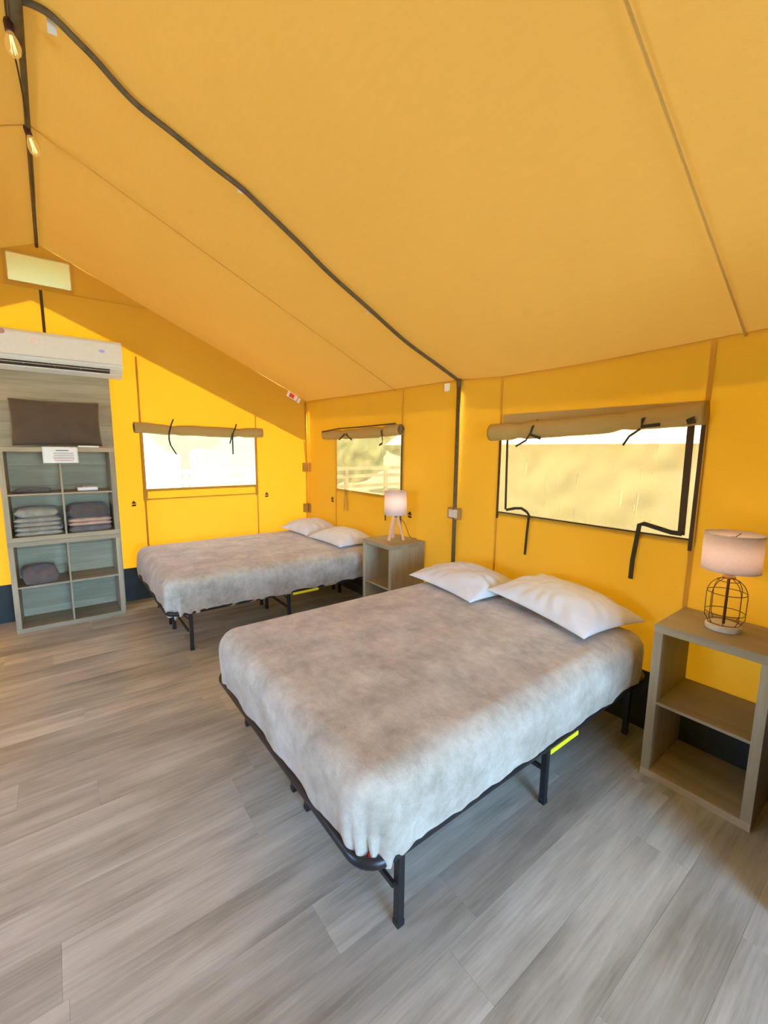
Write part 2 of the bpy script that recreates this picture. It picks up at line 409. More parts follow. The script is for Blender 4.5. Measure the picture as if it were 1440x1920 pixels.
while yy < 0: edges.append(yy); yy += PW
for r, y0 in enumerate(edges):
    y1 = min(y0 + PW, 0.0); y0c = max(y0, YF)
    if y1 - y0c < .01: continue
    k = round((y0 + 4.08) / PW)
    off = {-1: -1.665, 0: -1.525}.get(k, OFFS[(k * 3) % 8] + .13 * ((k * 7) % 5))
    x = off - PLEN * 5
    while x < 0:
        a, b = max(x, XL), min(x + PLEN, 0.0)
        if b - a > .02: plank(a, b, (y0c + y1) / 2, y1 - y0c, floor)
        x += PLEN

# ------------------------------------------------------------------ roof (inner face is the ceiling, runs out past the gable as an overhang)
OVER = 0.29
xs = brk(XL - .03, .03, [XL, RX, 0], .18)
ys = brk(YF - .35, OVER, [YF, POST, 0, -4.22, -1.715], .2)
vs = []
for x in xs:
    for y in ys:
        t = 1 - abs(x - RX) / abs(RX)
        bay = math.sin(math.pi * max(0, min(1, (y - POST) / -POST))) if y > POST else math.sin(math.pi * max(0, min(1, (y - 2 * POST) / -POST)))
        sag = 0.016 * bay * math.sin(math.pi * max(0, min(1, t))) if y > 2 * POST else 0
        w = .006 * nz(x * 1.5, y * 1.5, 9)
        vs.append((x, y, roof_z(x, y) + sag * .6 + w * max(0, min(1, t * 4)) * (1 if t < .97 else 0)))
ceiling = struct(MB().add(vs, grid_faces(len(xs), len(ys))).obj('ceiling', 'roof', smooth=True))
def on_roof(x, y, d=0.0): return Vector((x, y, roof_z(x, y) - d))
for sy, nm in ((-4.222, 'seam'), (-1.715, 'seam')):
    for side in (0, 1):
        pts = [on_roof(RX + (abs(RX) * k / 24) * (1 if side else -1), sy, .012) for k in range(25)]
        MB().ribbon(pts, (0, 1, 0), .009, .003, (0, 0, -1)).obj(nm, 'roofseam', ceiling)
# ridge pole, rafters and posts are the tent frame
frame = struct(bpy.data.objects.new('trim_1', None)); COL.objects.link(frame)
MB().tube([(-2.487, YF, 3.168), (-2.487, -2.5, 3.168), (-2.482, -1.2, 3.168), (-2.48, -.02, 3.168)], .0125, 12).obj('ridge_pole', 'pole', frame, smooth=True)
MB().tube([(-2.5, -2.62, 3.155), (-2.5, -2.30, 3.157)], .024, 12).obj('ridge_joint', 'pole', frame, smooth=True)
RAFT = [(-2.482, -2.535, 3.172), (-2.447, -2.558, 3.162), (-2.393, -2.585, 3.137), (-2.321, -2.573, 3.104), (-2.253, -2.557, 3.073), (-2.118, -2.508, 3.011), (-1.954, -2.52, 2.936), (-1.795, -2.531, 2.863), (-1.675, -2.549, 2.807), (-1.592, -2.543, 2.769), (-1.342, -2.513, 2.654), (-1.119, -2.478, 2.552), (-0.839, -2.467, 2.423), (-0.509, -2.45, 2.272), (-0.231, -2.485, 2.144), (-0.028, -2.515, 2.046)]
def catmull(P, n=6):
    P = [Vector(p) for p in P]; res = []
    for i in range(len(P) - 1):
        a, b, c, d = P[max(i - 1, 0)], P[i], P[i + 1], P[min(i + 2, len(P) - 1)]
        for k in range(n):
            t = k / n
            res.append(.5 * ((2 * b) + (c - a) * t + (2 * a - 5 * b + 4 * c - d) * t * t + (3 * b - a - 3 * c + d) * t ** 3))
    return res + [P[-1]]
MB().tube(catmull(RAFT), .0128, 10).obj('rafter', 'pole', frame, smooth=True)
MB().tube(catmull([(2 * RX - x, y, z) for x, y, z in RAFT]), .0128, 10).obj('rafter', 'pole', frame, smooth=True)
for xx in (-.028, XL + .028):
    MB().tube([(xx, -2.515, 0), (xx, -2.515, 2.046)], .0155, 12).obj('post', 'pole', frame, smooth=True)
    MB().tube([(xx, -2.515, 2.0), (xx, -2.515, 2.062)], .019, 12).obj('post_joint', 'pole', frame, smooth=True)
# little white fabric tabs that hold the rafter
for (u, v), w, h in (((97, 50), .03, .05), ((450, 357), .022, .022), ((690, 585), .02, .022)):
    n = Vector(((RZ - 2.06) / abs(RX), 0, 1)); c = n.dot(Vector((0, 0, 2.06))) - .03
    d = FW + RT * ((u - 720) / F_PX) - UP * ((v - 960) / F_PX); p = CAM + d * ((c - n.dot(CAM)) / n.dot(d))
    MB().box(p.x - w / 2, p.x + w / 2, p.y - .003, p.y + .003, p.z - h / 2, p.z + h / 2).obj('tab', 'white', ceiling)

# ------------------------------------------------------------------ gable wall (behind shelves and AC), with a window and a vent
us = brk(XL, 0, [WIN1[0], WIN1[1], VENT[0], VENT[1], RX], .2)
zs = brk(0, 2.06, [SKZ, WIN1[2], WIN1[3]], .2)
# the vent sits above the row fan, so it is cut by making fan rows follow fixed heights near the ridge
def gable_sheet():
    mb = MB()
    lower = wall_mesh(us, zs, lambda u: 2.0951 - .025, [WIN1], lambda u, z, d: (u, d, z))
    lower.f = [f for f in lower.f]
    mb.add(lower.v, lower.f)
    # upper triangle: columns with rows at fixed heights clipped to the roof line
    hz = [2.0951, 2.3, 2.5, 2.7, VENT[2], VENT[3], 3.15, RZ]
    uu = sorted(set(us + [RX + s * abs(RX) * (1 - (h - 2.10) / (RZ - 2.10)) for h in hz for s in (-1, 1)]))
    for a, b in zip(uu, uu[1:]):
        for z0, z1 in zip(hz, hz[1:]):
            um = (a + b) / 2
            if VENT[0] < um < VENT[1] and VENT[2] - 1e-6 < (z0 + z1) / 2 < VENT[3]: continue
            ta, tb = roof_z(a, 0), roof_z(b, 0)
            q = [(a, min(z0, ta)), (b, min(z0, tb)), (b, min(z1, tb)), (a, min(z1, ta))]
            if max(q[2][1] - q[1][1], q[3][1] - q[0][1]) < 1e-5: continue
            qq = []
            for c in q:
                if not qq or (abs(c[0] - qq[-1][0]) + abs(c[1] - qq[-1][1])) > 1e-6: qq.append(c)
            if (abs(qq[0][0] - qq[-1][0]) + abs(qq[0][1] - qq[-1][1])) < 1e-6: qq.pop()
            if len(qq) > 2: mb.add([(x, 0, z) for x, z in qq], [tuple(range(len(qq)))])
    return mb
wall_back = struct(gable_sheet().obj('wall_back', 'wall'))
MB().box(XL, -.0, -.016, -.006, 0, SKZ).obj('skirt', 'skirt', wall_back)
def seam_g(x0, z0, x1, z1, w=.014, mat='seam', name='seam'):
    return MB().ribbon([(x0, -.006, z0), (x1, -.006, z1)], None, w, .004, (0, -1, 0)).obj(name, mat, wall_back)
seam_g(WIN1[0] - .012, SKZ, WIN1[0] - .012, 2.38, .018); seam_g(WIN1[1] + .012, SKZ, WIN1[1] + .012, 2.02, .012)
seam_g(-2.73, 2.838, -1.70, 2.838, .010, 'wall'); seam_g(RX, 2.42, RX, 2.83, .022, 'binding', 'zip')
# ------------------------------------------------------------------ side wall (bed heads), two windows
us2 = brk(YF, 0, [WIN2[0], WIN2[1], WIN3[0], WIN3[1], POST], .2)
zs2 = brk(0, 1.95, [SKZ, WIN2[2], WIN2[3], WIN3[2], WIN3[3]], .2)
wall_right = struct(wall_mesh(us2, zs2, eave, [WIN2, WIN3], lambda u, z, d: (d, u, z)).obj('wall_right', 'wall'))
MB().box(-.016, -.006, YF, 0, 0, SKZ).obj('skirt', 'skirt', wall_right)
def seam_s(y, z0, z1, w=.014, mat='seam', name='seam'):
    return MB().ribbon([(-.006, y, z0), (-.006, y, z1)], (0, 1, 0), w, .004, (-1, 0, 0)).obj(name, mat, wall_right)
seam_s(WIN3[1] + .01, SKZ, 2.02, .012); seam_s(WIN3[0] - .012, SKZ, 2.04, .02); seam_s(WIN2[1] + .01, SKZ, 1.1, .010); seam_s(WIN2[0] - .01, SKZ, 2.05, .010)
# ------------------------------------------------------------------ left wall and doorway wall (out of frame)
SIDE_OPENING = (-3.60, -2.55, .75, 1.75)
struct(wall_mesh(brk(YF, 0, SIDE_OPENING[:2], .4), brk(0, 1.95, [SKZ, .75, 1.75], .4), eave, [SIDE_OPENING], lambda u, z, d: (XL + d, u, z)).obj('wall_left', 'wall'))
DOOR = (-2.80, -1.20, -1, 2.28)
mbf = MB()
for a, b, z0 in ((XL, DOOR[0], 0), (DOOR[1], 0, 0), (DOOR[0], RX, DOOR[3]), (RX, DOOR[1], DOOR[3])):
    mbf.add([(a, YF, z0), (b, YF, z0), (b, YF, roof_z(b, YF)), (a, YF, roof_z(a, YF))], [(0, 1, 2, 3)])
struct(mbf.obj('wall_front', 'wall'))

# ------------------------------------------------------------------ windows
def pane_mesh(lo, hi, z0, z1, fn, amp, seed):
    nu, nv = 40, 24; vs = []
    lo, hi, z0, z1 = lo - .025, hi + .025, z0 - .025, z1 + .025
    for i in range(nu):
        for j in range(nv):
            u, z = lo + (hi - lo) * i / (nu - 1), z0 + (z1 - z0) * j / (nv - 1)
            e = min(i, nu - 1 - i, j, nv - 1 - j) / 4
            d = amp * min(1, e) * (nz(u * 3.1, z * 4.2, seed) + .5 * nz(u * 9 + z * 6, z * 7 - u * 5, seed + 4))
            vs.append(fn(u, z, d))
    return MB().add(vs, grid_faces(nu, nv))
def roll_mesh(p0, p1, r, ties, nd, seed, mat='flap'):
    """rolled-up cover: a soft cylinder with pinches under the ties"""
    p0, p1 = Vector(p0), Vector(p1); n = 60; mb = MB(); ax = (p1 - p0); L = ax.length
    vs = []; seg = 18
    dn = Vector(nd); up = Vector((0, 0, 1))
    for i in range(n + 1):
        t = i / n
        pin = 1 - .22 * sum(math.exp(-((t - tt) * L / .045) ** 2) for tt in ties)
        sag = -.010 * math.sin(math.pi * t) + .006 * nz(t * 6, seed)
        for k in range(seg):
            a = 2 * math.pi * k / seg
            rr = r * pin * (1 + .10 * nz(t * 5 + seed, math.cos(a) * 1.4, math.sin(a) * 1.4) + .05 * nz(t * 22, math.cos(a) * 2 + seed, math.sin(a) * 2))
            vs.append(p0 + ax * t + dn * (math.cos(a) * rr * .85) + up * (math.sin(a) * rr + sag))
    fs = [(i * seg + k, i * seg + (k + 1) % seg, (i + 1) * seg + (k + 1) % seg, (i + 1) * seg + k) for i in range(n) for k in range(seg)]
    fs += [tuple(range(seg)), tuple(n * seg + k for k in range(seg))]
    return mb.add(vs, fs)
def spiral_end(c, axis, r, nd):
    mb = MB(); dn = Vector(nd); up = Vector((0, 0, 1)); c = Vector(c); pts = []
    for k in range(44):
        a = k * .42; rr = r * (1 - k / 50); pts.append(c + dn * math.cos(a) * rr * .85 + up * math.sin(a) * rr)
    return mb.tube(pts, r * .075, 5)

# window in the gable wall
w1 = sempty('window_1')
pane_mesh(WIN1[0], WIN1[1], WIN1[2], WIN1[3], lambda u, z, d: (u, .0015 + abs(d), z), .004, 2).obj('pane', 'film_a', w1, smooth=True)
rl = roll_mesh((-1.868, -.058, 1.712), (-.600, -.058, 1.700), .052, (.27, .79), (0, 1, 0), 1).obj('rolled_cover', 'flap', w1, smooth=True)
spiral_end((-1.870, -.058, 1.712), 0, .047, (0, 1, 0)).obj('roll_end', 'binding', rl)
def P1(u, v, y=-.02): return px(u, v, 1, y)
for pts in ([(325, 786, -.03), (321, 796, -.09), (317, 812, -.112), (317, 824, -.06), (320, 835, -.03), (331, 852, -.02)],
            [(443, 795, -.03), (441, 803, -.10), (437, 812, -.112), (436, 824, -.05), (437, 852, -.02)],
            [(436, 812, -.112), (431, 832, -.02)]):
    MB().ribbon([P1(*q) for q in pts], (1, 0, 0), .014, .002, (0, -1, 0)).obj('tie', 'strap', w1)
B = MB(); e = .012
for a, b, c, d in ((WIN1[0] - e, WIN1[0] + .004, WIN1[2] - .10, WIN1[3]), (WIN1[1] - .004, WIN1[1] + e, WIN1[2] - .10, WIN1[3])):
    MB().box(a, b, -.012, -.004, c, d).obj('binding', 'seam', w1)
for a, b in ((WIN1[0] - .028, WIN1[0] + .012), (WIN1[1] - .012, WIN1[1] + .020)):
    MB().box(a, b, -.016, -.005, WIN1[2] - .12, WIN1[2] - .005).obj('corner_patch', 'seam', w1)
MB().box(WIN1[0], WIN1[1], -.010, -.004, WIN1[2] - .012, WIN1[2]).obj('sill_seam', 'seam', w1)
MB().box(WIN1[0], WIN1[1], -.010, -.004, WIN1[2] - .112, WIN1[2] - .098).obj('sill_seam', 'seam', w1)
# vent near the peak
w4 = sempty('window_4')
pane_mesh(VENT[0], VENT[1], VENT[2], VENT[3], lambda u, z, d: (u, .002 + d, z), .004, 8).obj('pane', 'film_c', w4, smooth=True)
for a, b, c, d in ((VENT[0] - .01, VENT[0], VENT[2], VENT[3]), (VENT[1], VENT[1] + .01, VENT[2], VENT[3]), (VENT[0], VENT[1], VENT[2] - .008, VENT[2]), (VENT[0], VENT[1], VENT[3], VENT[3] + .008)):
    MB().box(a, b, -.008, -.002, c, d).obj('binding', 'roofseam', w4)
# windows in the side wall
def P2(u, v, x=-.02): return px(u, v, 0, x)
w2 = sempty('window_2')
pane_mesh(WIN2[0], WIN2[1], WIN2[2], WIN2[3], lambda u, z, d: (.0015 + abs(d), u, z), .016, 5).obj('pane', 'film_b', w2, smooth=True)
rl = roll_mesh((-.058, -.53, 1.684), (-.058, -1.868, 1.703), .050, (.28, .80), (1, 0, 0), 4).obj('rolled_cover', 'flap', w2, smooth=True)
spiral_end((-.058, -1.870, 1.703), 0, .046, (1, 0, 0)).obj('roll_end', 'binding', rl)
MB().ribbon([(-.118, -.57, 1.715), (-.10, -.9, 1.742), (-.095, -1.3, 1.745), (-.09, -1.84, 1.757)], (0, 0, 1), .012, .002, (-1, 0, 0)).obj('edge_tape', 'strap', rl)
for pts in ([(648, 810, -.05), (646, 814, -.112), (636, 825, -.07)], [(650, 810, -.05), (649, 814, -.112), (660, 825, -.07)],
            [(721, 802, -.05), (715, 808, -.115), (717, 822, -.09), (717, 831, -.03), (711, 835, -.02)],
            [(647, 918, -.02), (646, 940, -.02), (645, 957, -.02)], [(648, 918, -.02), (651, 940, -.02), (652, 959, -.02)]):
    MB().ribbon([P2(*q) for q in pts], None, .018, .002, (-1, 0, 0)).obj('tie', 'strap' if pts[0][1] < 900 else 'strap_tan', w2)
MB().box(-.012, -.004, WIN2[0] - .014, WIN2[0] + .002, WIN2[2] - .30, WIN2[3]).obj('binding', 'binding', w2)
MB().box(-.012, -.004, WIN2[1] - .002, WIN2[1] + .010, WIN2[2] - .05, WIN2[3]).obj('binding', 'seam', w2)
MB().box(-.010, -.004, WIN2[0], WIN2[1], WIN2[2] - .008, WIN2[2]).obj('binding', 'seam', w2)
MB().ribbon([P2(722.5, 935), P2(722.5, 976)], None, .018, .002, (-1, 0, 0)).obj('tie', 'strap', w2)

w3 = sempty('window_3')
pane_mesh(WIN3[0], WIN3[1], WIN3[2], WIN3[3], lambda u, z, d: (.0015 + abs(d), u, z), .010, 11).obj('pane', 'film_b', w3, smooth=True)
rl = roll_mesh((-.062, -2.865, 1.652), (-.062, -4.125, 1.715), .055, (.19, .70), (1, 0, 0), 7).obj('rolled_cover', 'flap', w3, smooth=True)
spiral_end((-.062, -2.862, 1.652), 0, .05, (1, 0, 0)).obj('roll_end', 'binding', rl)
MB().box(-.02, -.006, -4.11, -2.93, 1.66, 1.775).obj('cover_header', 'flap', w3)
for pts in ([(1008, 787, -.03), (999, 800, -.118), (994, 815, -.12), (1014, 822, -.10)], [(994, 813, -.122), (986, 826, -.07), (967, 837, -.03)],
            [(1210, 771, -.03), (1206, 785, -.118), (1203, 800, -.12), (1238, 796, -.11)], [(1201, 804, -.10), (1180, 818, -.03), (1168, 835, -.02)]):
    MB().ribbon([P2(*q) for q in pts], None, .018 if pts[0][2] > -.1 and pts[0][1] < 800 and len(pts) == 4 else .012, .002, (-1, 0, 0)).obj('tie', 'strap', w3)
MB().ribbon([P2(1298, 775, -.03), P2(1294, 785, -.118), P2(1297, 795, -.10)], None, .035, .002, (-1, 0, 0)).obj('tie', 'binding', w3)
MB().ribbon([P2(949, 956), P2(966, 953), P2(978, 953), P2(988, 960), P2(992, 966), P2(988, 1000), P2(984, 1040)], None, .018, .002, (-1, 0, 0)).obj('tie', 'strap', w3)
MB().ribbon([P2(1279, 1001), P2(1258, 998), P2(1230, 989), P2(1208, 982), P2(1199, 984), P2(1194, 1010), P2(1186, 1050), P2(1182, 1085)], None, .024, .002, (-1, 0, 0)).obj('tie', 'strap', w3)
MB().ribbon([P2(952, 815, -.006), P2(948, 955, -.006)], None, .016, .003, (-1, 0, 0)).obj('zip', 'binding', w3)
MB().ribbon([P2(1297, 790, -.006), P2(1277, 1003, -.006)], None, .032, .003, (-1, 0, 0)).obj('zip', 'binding', w3)
for a, b, c, d, mm in ((WIN3[0] - .016, WIN3[0] + .002, WIN3[2] - .06, WIN3[3], 'binding'), (WIN3[1] - .002, WIN3[1] + .010, WIN3[2] - .05, WIN3[3], 'binding'), (WIN3[0], WIN3[1], WIN3[2] - .008, WIN3[2], 'binding')):
    MB().box(-.012, -.004, a, b, c, d).obj('binding', mm, w3)

# wall hardware: dark toggles, corner straps, sticker
def toggle(p, parent, nd):
    n = Vector(nd); s = Vector((0, 1, 0)) if abs(n.x) > .5 else Vector((1, 0, 0)); u = Vector((0, 0, 1)); p = Vector(p)
    mb = MB()
    mb.prism([(-.02, .004), (.024, .004), (-.002, .034)], 0, .012, lambda q, t: p + s * q[0] + u * q[1] + n * t)
    mb.prism([(-.022, -.022), (.012, -.022), (.022, -.006), (-.01, -.004)], 0, .010, lambda q, t: p + s * q[0] + u * q[1] + n * t)
    return mb.obj('toggle', 'strap', parent)
toggle(px(251, 945, 1, -.005), wall_back, (0, -1, 0)); toggle(px(500, 928, 1, -.005), wall_back, (0, -1, 0))
toggle(px(624, 937, 0, -.005), wall_right, (-1, 0, 0)); toggle(px(769, 966, 0, -.005), wall_right, (-1, 0, 0))
for z in (1.305, .80):
    mb = MB(); mb.box(-.075, -.004, -.016, -.006, z - .055, z + .055); mb.box(-.016, -.006, -.085, -.006, z - .055, z + .055)
    mb.obj('corner_strap', 'strap_tan', wall_back)
MB().tube([(-.035, -.035, 0), (-.035, -.035, 2.08)], .010, 8).obj('corner_pole', 'seam', frame, smooth=True)
MB().tube([(-.055, -.02, 1.62), (-.035, -.025, 1.36), (-.03, -.03, .6)], .006, 6).obj('corner_cord', 'seam', wall_back, smooth=True)
sl = math.atan2(RZ - 2.10, abs(RX))
stk = thing('warning_sticker', 'small white sticker with a red square high in the gable corner', 'sticker', (-.19, -.006, 2.142)); stk.rotation_euler = (0, sl, 0)
MB().box(-.072, .062, -.004, 0, -.030, .030).obj('sticker_sheet', 'paper', stk); MB().box(-.045, .02, -.006, -.004, -.022, .024).obj('red_square', 'red', stk)
MB().box(.072, .105, -.004, 0, -.036, .022).obj('sticker_tail', 'paper', stk)
tag(MB().box(-.016, -.006, -2.40, -2.35, 1.985, 2.045).obj('cable_tag', 'white'), 'small white tag hanging at the eave beside the tent post', 'tag')
o = thing('outlet_box', 'small pale outlet box on the canvas wall behind the tent post', 'outlet', (-.01, -2.50, 1.035))
MB().box(-.03, 0, -.075, .055, -.045, .045).obj('box_body', 'strap_tan', o, bevel=.006); MB().box(-.036, -.03, -.055, .035, -.032, .032).obj('face_plate', 'disc', o, bevel=.003)

# ------------------------------------------------------------------ air conditioner and backing panel
bp = thing('wood_backing_panel', 'grey wood board panel on the gable wall behind the cube shelves', 'panel', (-2.4485, -.022, 0))
bw = .815; zz = [0, .10, .28, .46, .64, .82, 1.0, 1.18, 1.36, 1.54, 1.72, 1.90, 2.08, 2.24]
for k, (a, b) in enumerate(zip(zz, zz[1:])):
    mb = plank_mesh(bw, b - a, .018, .0014)
    mb.obj('plank', 'board', bp, loc=(0, -.018, (a + b) / 2)).rotation_euler = (math.pi / 2, 0, 0)

ac = thing('air_conditioner', 'white wall mounted split air conditioner above the cube shelves', 'air conditioner', (-2.40, -.043, 2.135))
HW = .455
def prof(ps, a, b, name, mat, parent=ac, bev=.004, sm=False):
    return MB().prism(ps, a, b, lambda q, t: (t, q[0], q[1])).obj(name, mat, parent, bevel=bev, smooth=sm)
prof([(0, .02), (0, .305), (-.03, .318), (-.14, .318), (-.172, .300), (-.180, .10), (-.165, .075), (-.10, .03), (-.05, .005)], -HW, HW, 'body', 'white')
prof([(-.183, .108), (-.200, .115), (-.196, .285), (-.178, .310), (-.172, .302)], -HW + .002, HW - .002, 'front_panel', 'white', bev=.006)
prof([(-.166, .074), (-.172, .070), (-.128, .038), (-.122, .043)], -HW + .05, HW - .10, 'outlet_slot', 'grille', bev=0)
prof([(-.160, .058), (-.168, .0555), (-.172, .0585), (-.164, .0615)], -HW + .05, HW - .03, 'louver', 'white', bev=0)
prof([(-.125, .032), (-.118, .022), (-.182, .066), (-.178, .072)][:2] + [(-.134, .030), (-.138, .038)], -HW + .02, HW - .03, 'louver', 'white', bev=0)
for xx in (-.24, -.04, .14):
    prof([(-.150, .062), (-.170, .074), (-.150, .052)], xx, xx + .004, 'louver_rib', 'white', bev=0)
def acface(z): return -.2005 + (z - .115) * .0235 - .0012
def seg_digit(cx, cz, segs, name='digit'):
    mb = MB(); w, h, t = .011, .017, .0032
    R = {'a': (0, h, 1), 'g': (0, 0, 1), 'd': (0, -h, 1), 'b': (w, h / 2, 0), 'c': (w, -h / 2, 0), 'f': (-w, h / 2, 0), 'e': (-w, -h / 2, 0)}
    for sgm in segs:
        x, z, hor = R[sgm]; a, b = (w * .8, t / 2) if hor else (t / 2, h * .42)
        mb.box(cx + x - a, cx + x + a, acface(cz) - .0006, acface(cz) + .003, cz + z - b, cz + z + b)
    return mb.obj(name, 'digit', ac)
seg_digit(-.168, .232, 'abged'); seg_digit(-.135, .232, 'bc')
for (dx, dz, w) in ((-.11, .268, .012), (-.115, .186, .011), (-.235, .205, .010), (.09, .150, .018), (.40, .142, .009)):
    MB().box(dx - w, dx + w, acface(dz) - .0006, acface(dz) + .003, dz - .003, dz + .003).obj('print_mark', 'paper', ac)
def ell(cx, cz, a, b, name, mat):
    pts = [(cx + a * math.cos(t * math.pi / 12), cz + b * math.sin(t * math.pi / 12)) for t in range(24)]
    return MB().prism(pts, 0, .004, lambda q, t: (q[0], acface(cz) - .0008 + t, q[1])).obj(name, mat, ac)
ell(.302, .215, .022, .013, 'logo', 'inkblue'); ell(-.352, .278, .020, .020, 'logo', 'inkpink')

# ------------------------------------------------------------------ cube shelves: two stacked units
def cube_unit(name, label, x0, x1, y0, y1, z0, z1, cols, group=None, face='y', T=.037, t=.014):
    """open-backed cube organiser; every panel its own part. face y: looks to -y, cells side by side along x; face x: looks to -x"""
    o = thing(name, label, 'shelf' if cols == 2 else 'nightstand', ((x0 + x1) / 2, (y0 + y1) / 2, z0), 0, group)
    hx, hy, h = (x1 - x0) / 2, (y1 - y0) / 2, z1 - z0
    g = 'x' if face == 'y' else 'y'
    MB().box(-hx, hx, -hy, hy, h - T, h).obj('top_panel', 'furn_' + g, o, bevel=.0015)
    MB().box(-hx, hx, -hy, hy, 0, T).obj('bottom_panel', 'furn_' + g, o, bevel=.0015)
    q = .0015
    for s in (-1, 1):
        if face == 'y': a = (s * hx, s * (hx - T)); bx = (min(a), max(a), -hy + q, hy - q)
        else: a = (s * hy, s * (hy - T)); bx = (-hx + q, hx - q, min(a), max(a))
        MB().box(*bx, T, h - T).obj('side_panel', 'furn_z', o, bevel=.0015)
    zm = h / 2
    if face == 'y':
        MB().box(-hx + T, hx - T, -hy + .008, hy, zm - t / 2, zm + t / 2).obj('shelf_board', 'furn_x', o, bevel=.001)
        for a, b in ((T, zm - t / 2), (zm + t / 2, h - T)):
            MB().box(-t / 2, t / 2, -hy + .006, hy, a, b).obj('divider', 'furn_z', o, bevel=.001)
    else:
        MB().box(-hx + .006, hx, -hy + T, hy - T, zm - t / 2, zm + t / 2).obj('shelf_board', 'furn_y', o, bevel=.001)
    return o
SX0, SX1, SY0, SY1 = -2.854, -2.080, -.3765, -.045
cube_unit('cube_shelf', 'lower grey wood four cube shelf standing on the floor', SX0, SX1, SY0, SY1, 0, .757, 2)
cube_unit('cube_shelf', 'upper grey wood four cube shelf stacked on another, stacked with towels', SX0, SX1, SY0, SY1, .758, 1.518, 2)

def folded(name, label, cat, cx, cy, z0, w, d, h, mat, layers, seed, group=None, rz=0.0):
    """folded cloth: `layers` plies whose front edge shows the rounded folds"""
    o = thing(name, label, cat, (cx, cy, z0), rz, group) if False else None
    mb = MB(); lh = h / layers
    for k in range(layers):
        n, mm = 16, 12; vs = []
        r = lh * .52
        ring = 10
        # rounded slab, x outline along w, y along d
        for i in range(n + 1):
            t = -1 + 2 * i / n
            ex = max(0, 1 - abs(t) ** 8) ** .5 * .985 + .015
            for j in range(ring * 2):
                a = 2 * math.pi * j / (ring * 2)
                sy = math.copysign(abs(math.cos(a)) ** .28, math.cos(a)); sz = math.copysign(abs(math.sin(a)) ** .8, math.sin(a))
                x = t * w / 2 * (1 + .02 * nz(k * 3 + seed, a))
                yv = sy * d / 2 * (1 + .025 * nz(t * 2 + seed, k * 5.1))
                z = lh * (k + .5) + sz * r * ex + .10 * lh * nz(t * 2.3 + seed, yv * 12, k * 2.0)
                vs.append((x, yv, max(z, .0005)))
        m2 = ring * 2
        fs = [(i * m2 + j, i * m2 + (j + 1) % m2, (i + 1) * m2 + (j + 1) % m2, (i + 1) * m2 + j) for i in range(n) for j in range(m2)]
        fs += [tuple(range(m2)), tuple(n * m2 + j for j in range(m2))]
        mb.add(vs, fs)
    ob = mb.obj(name, mat, smooth=True, loc=(cx, cy, z0)); ob.rotation_euler = (0, 0, rz)
    return tag(ob, label, cat, group)
z_up_lo = .758 + .037 + .001; z_up_mid = .758 + .38 + .008; z_lo_mid = .3785 + .008
CXL, CXR = -2.643, -2.291
ft = -.215
G = 'folded linens in the cube shelves'
folded('folded_towel', 'sage beige folded towel at the bottom of its cubby stack', 'towel', CXL, ft, z_up_lo, .315, .27, .072, 'towel_a', 2, 1, G)
folded('folded_towel', 'sage beige folded towel in the middle of its cubby stack', 'towel', CXL - .004, ft, z_up_lo + .074, .31, .27, .072, 'towel_a', 2, 2, G)
folded('folded_towel', 'sage beige folded towel on top of its cubby stack', 'towel', CXL - .008, ft + .01, z_up_lo + .148, .29, .26, .075, 'towel_a', 1, 3, G)
folded('folded_towel', 'dark grey folded towel under a peach towel in the cubby', 'towel', CXR, ft, z_up_lo, .315, .27, .052, 'towel_d', 1, 4, G)
folded('folded_towel', 'dusty peach folded towel between dark linens in the cubby', 'towel', CXR, ft, z_up_lo + .054, .318, .275, .062, 'towel_c', 2, 5, G)
folded('folded_blanket', 'dark charcoal folded blanket on top of a peach towel', 'blanket', CXR - .004, ft + .005, z_up_lo + .118, .305, .26, .115, 'towel_b', 1, 6, G)
folded('folded_cloth', 'flat dark folded cloth lying in the top left cubby', 'cloth', CXL - .02, ft + .02, z_up_mid + .001, .24, .2, .030, 'towel_b', 1, 7, G)
folded('folded_blanket', 'brown folded blanket alone in the lower shelf unit', 'blanket', CXL - .03, ft - .03, z_lo_mid + .001, .24, .24, .13, 'towel_e', 1, 8, G, .12)
o = thing('soap_box', 'small white carton lying in the top right cubby', 'box', (-2.285, -.22, z_up_mid + .001))
MB().box(-.075, .075, -.05, .05, 0, .028).obj('carton', 'paper', o, bevel=.004); MB().box(-.04, .035, -.03, .03, .028, .036).obj('bar', 'towel_c', o, bevel=.003)
o = thing('remote_control', 'slim white remote control lying on top of the cube shelf', 'remote', (-2.26, -.335, 1.5185))
MB().box(-.075, .075, -.022, .022, 0, .016).obj('case', 'white', o, bevel=.005)
for k in range(4): MB().box(-.055 + k * .028, -.038 + k * .028, -.008, .008, .016, .0185).obj('button', 'ink', o)
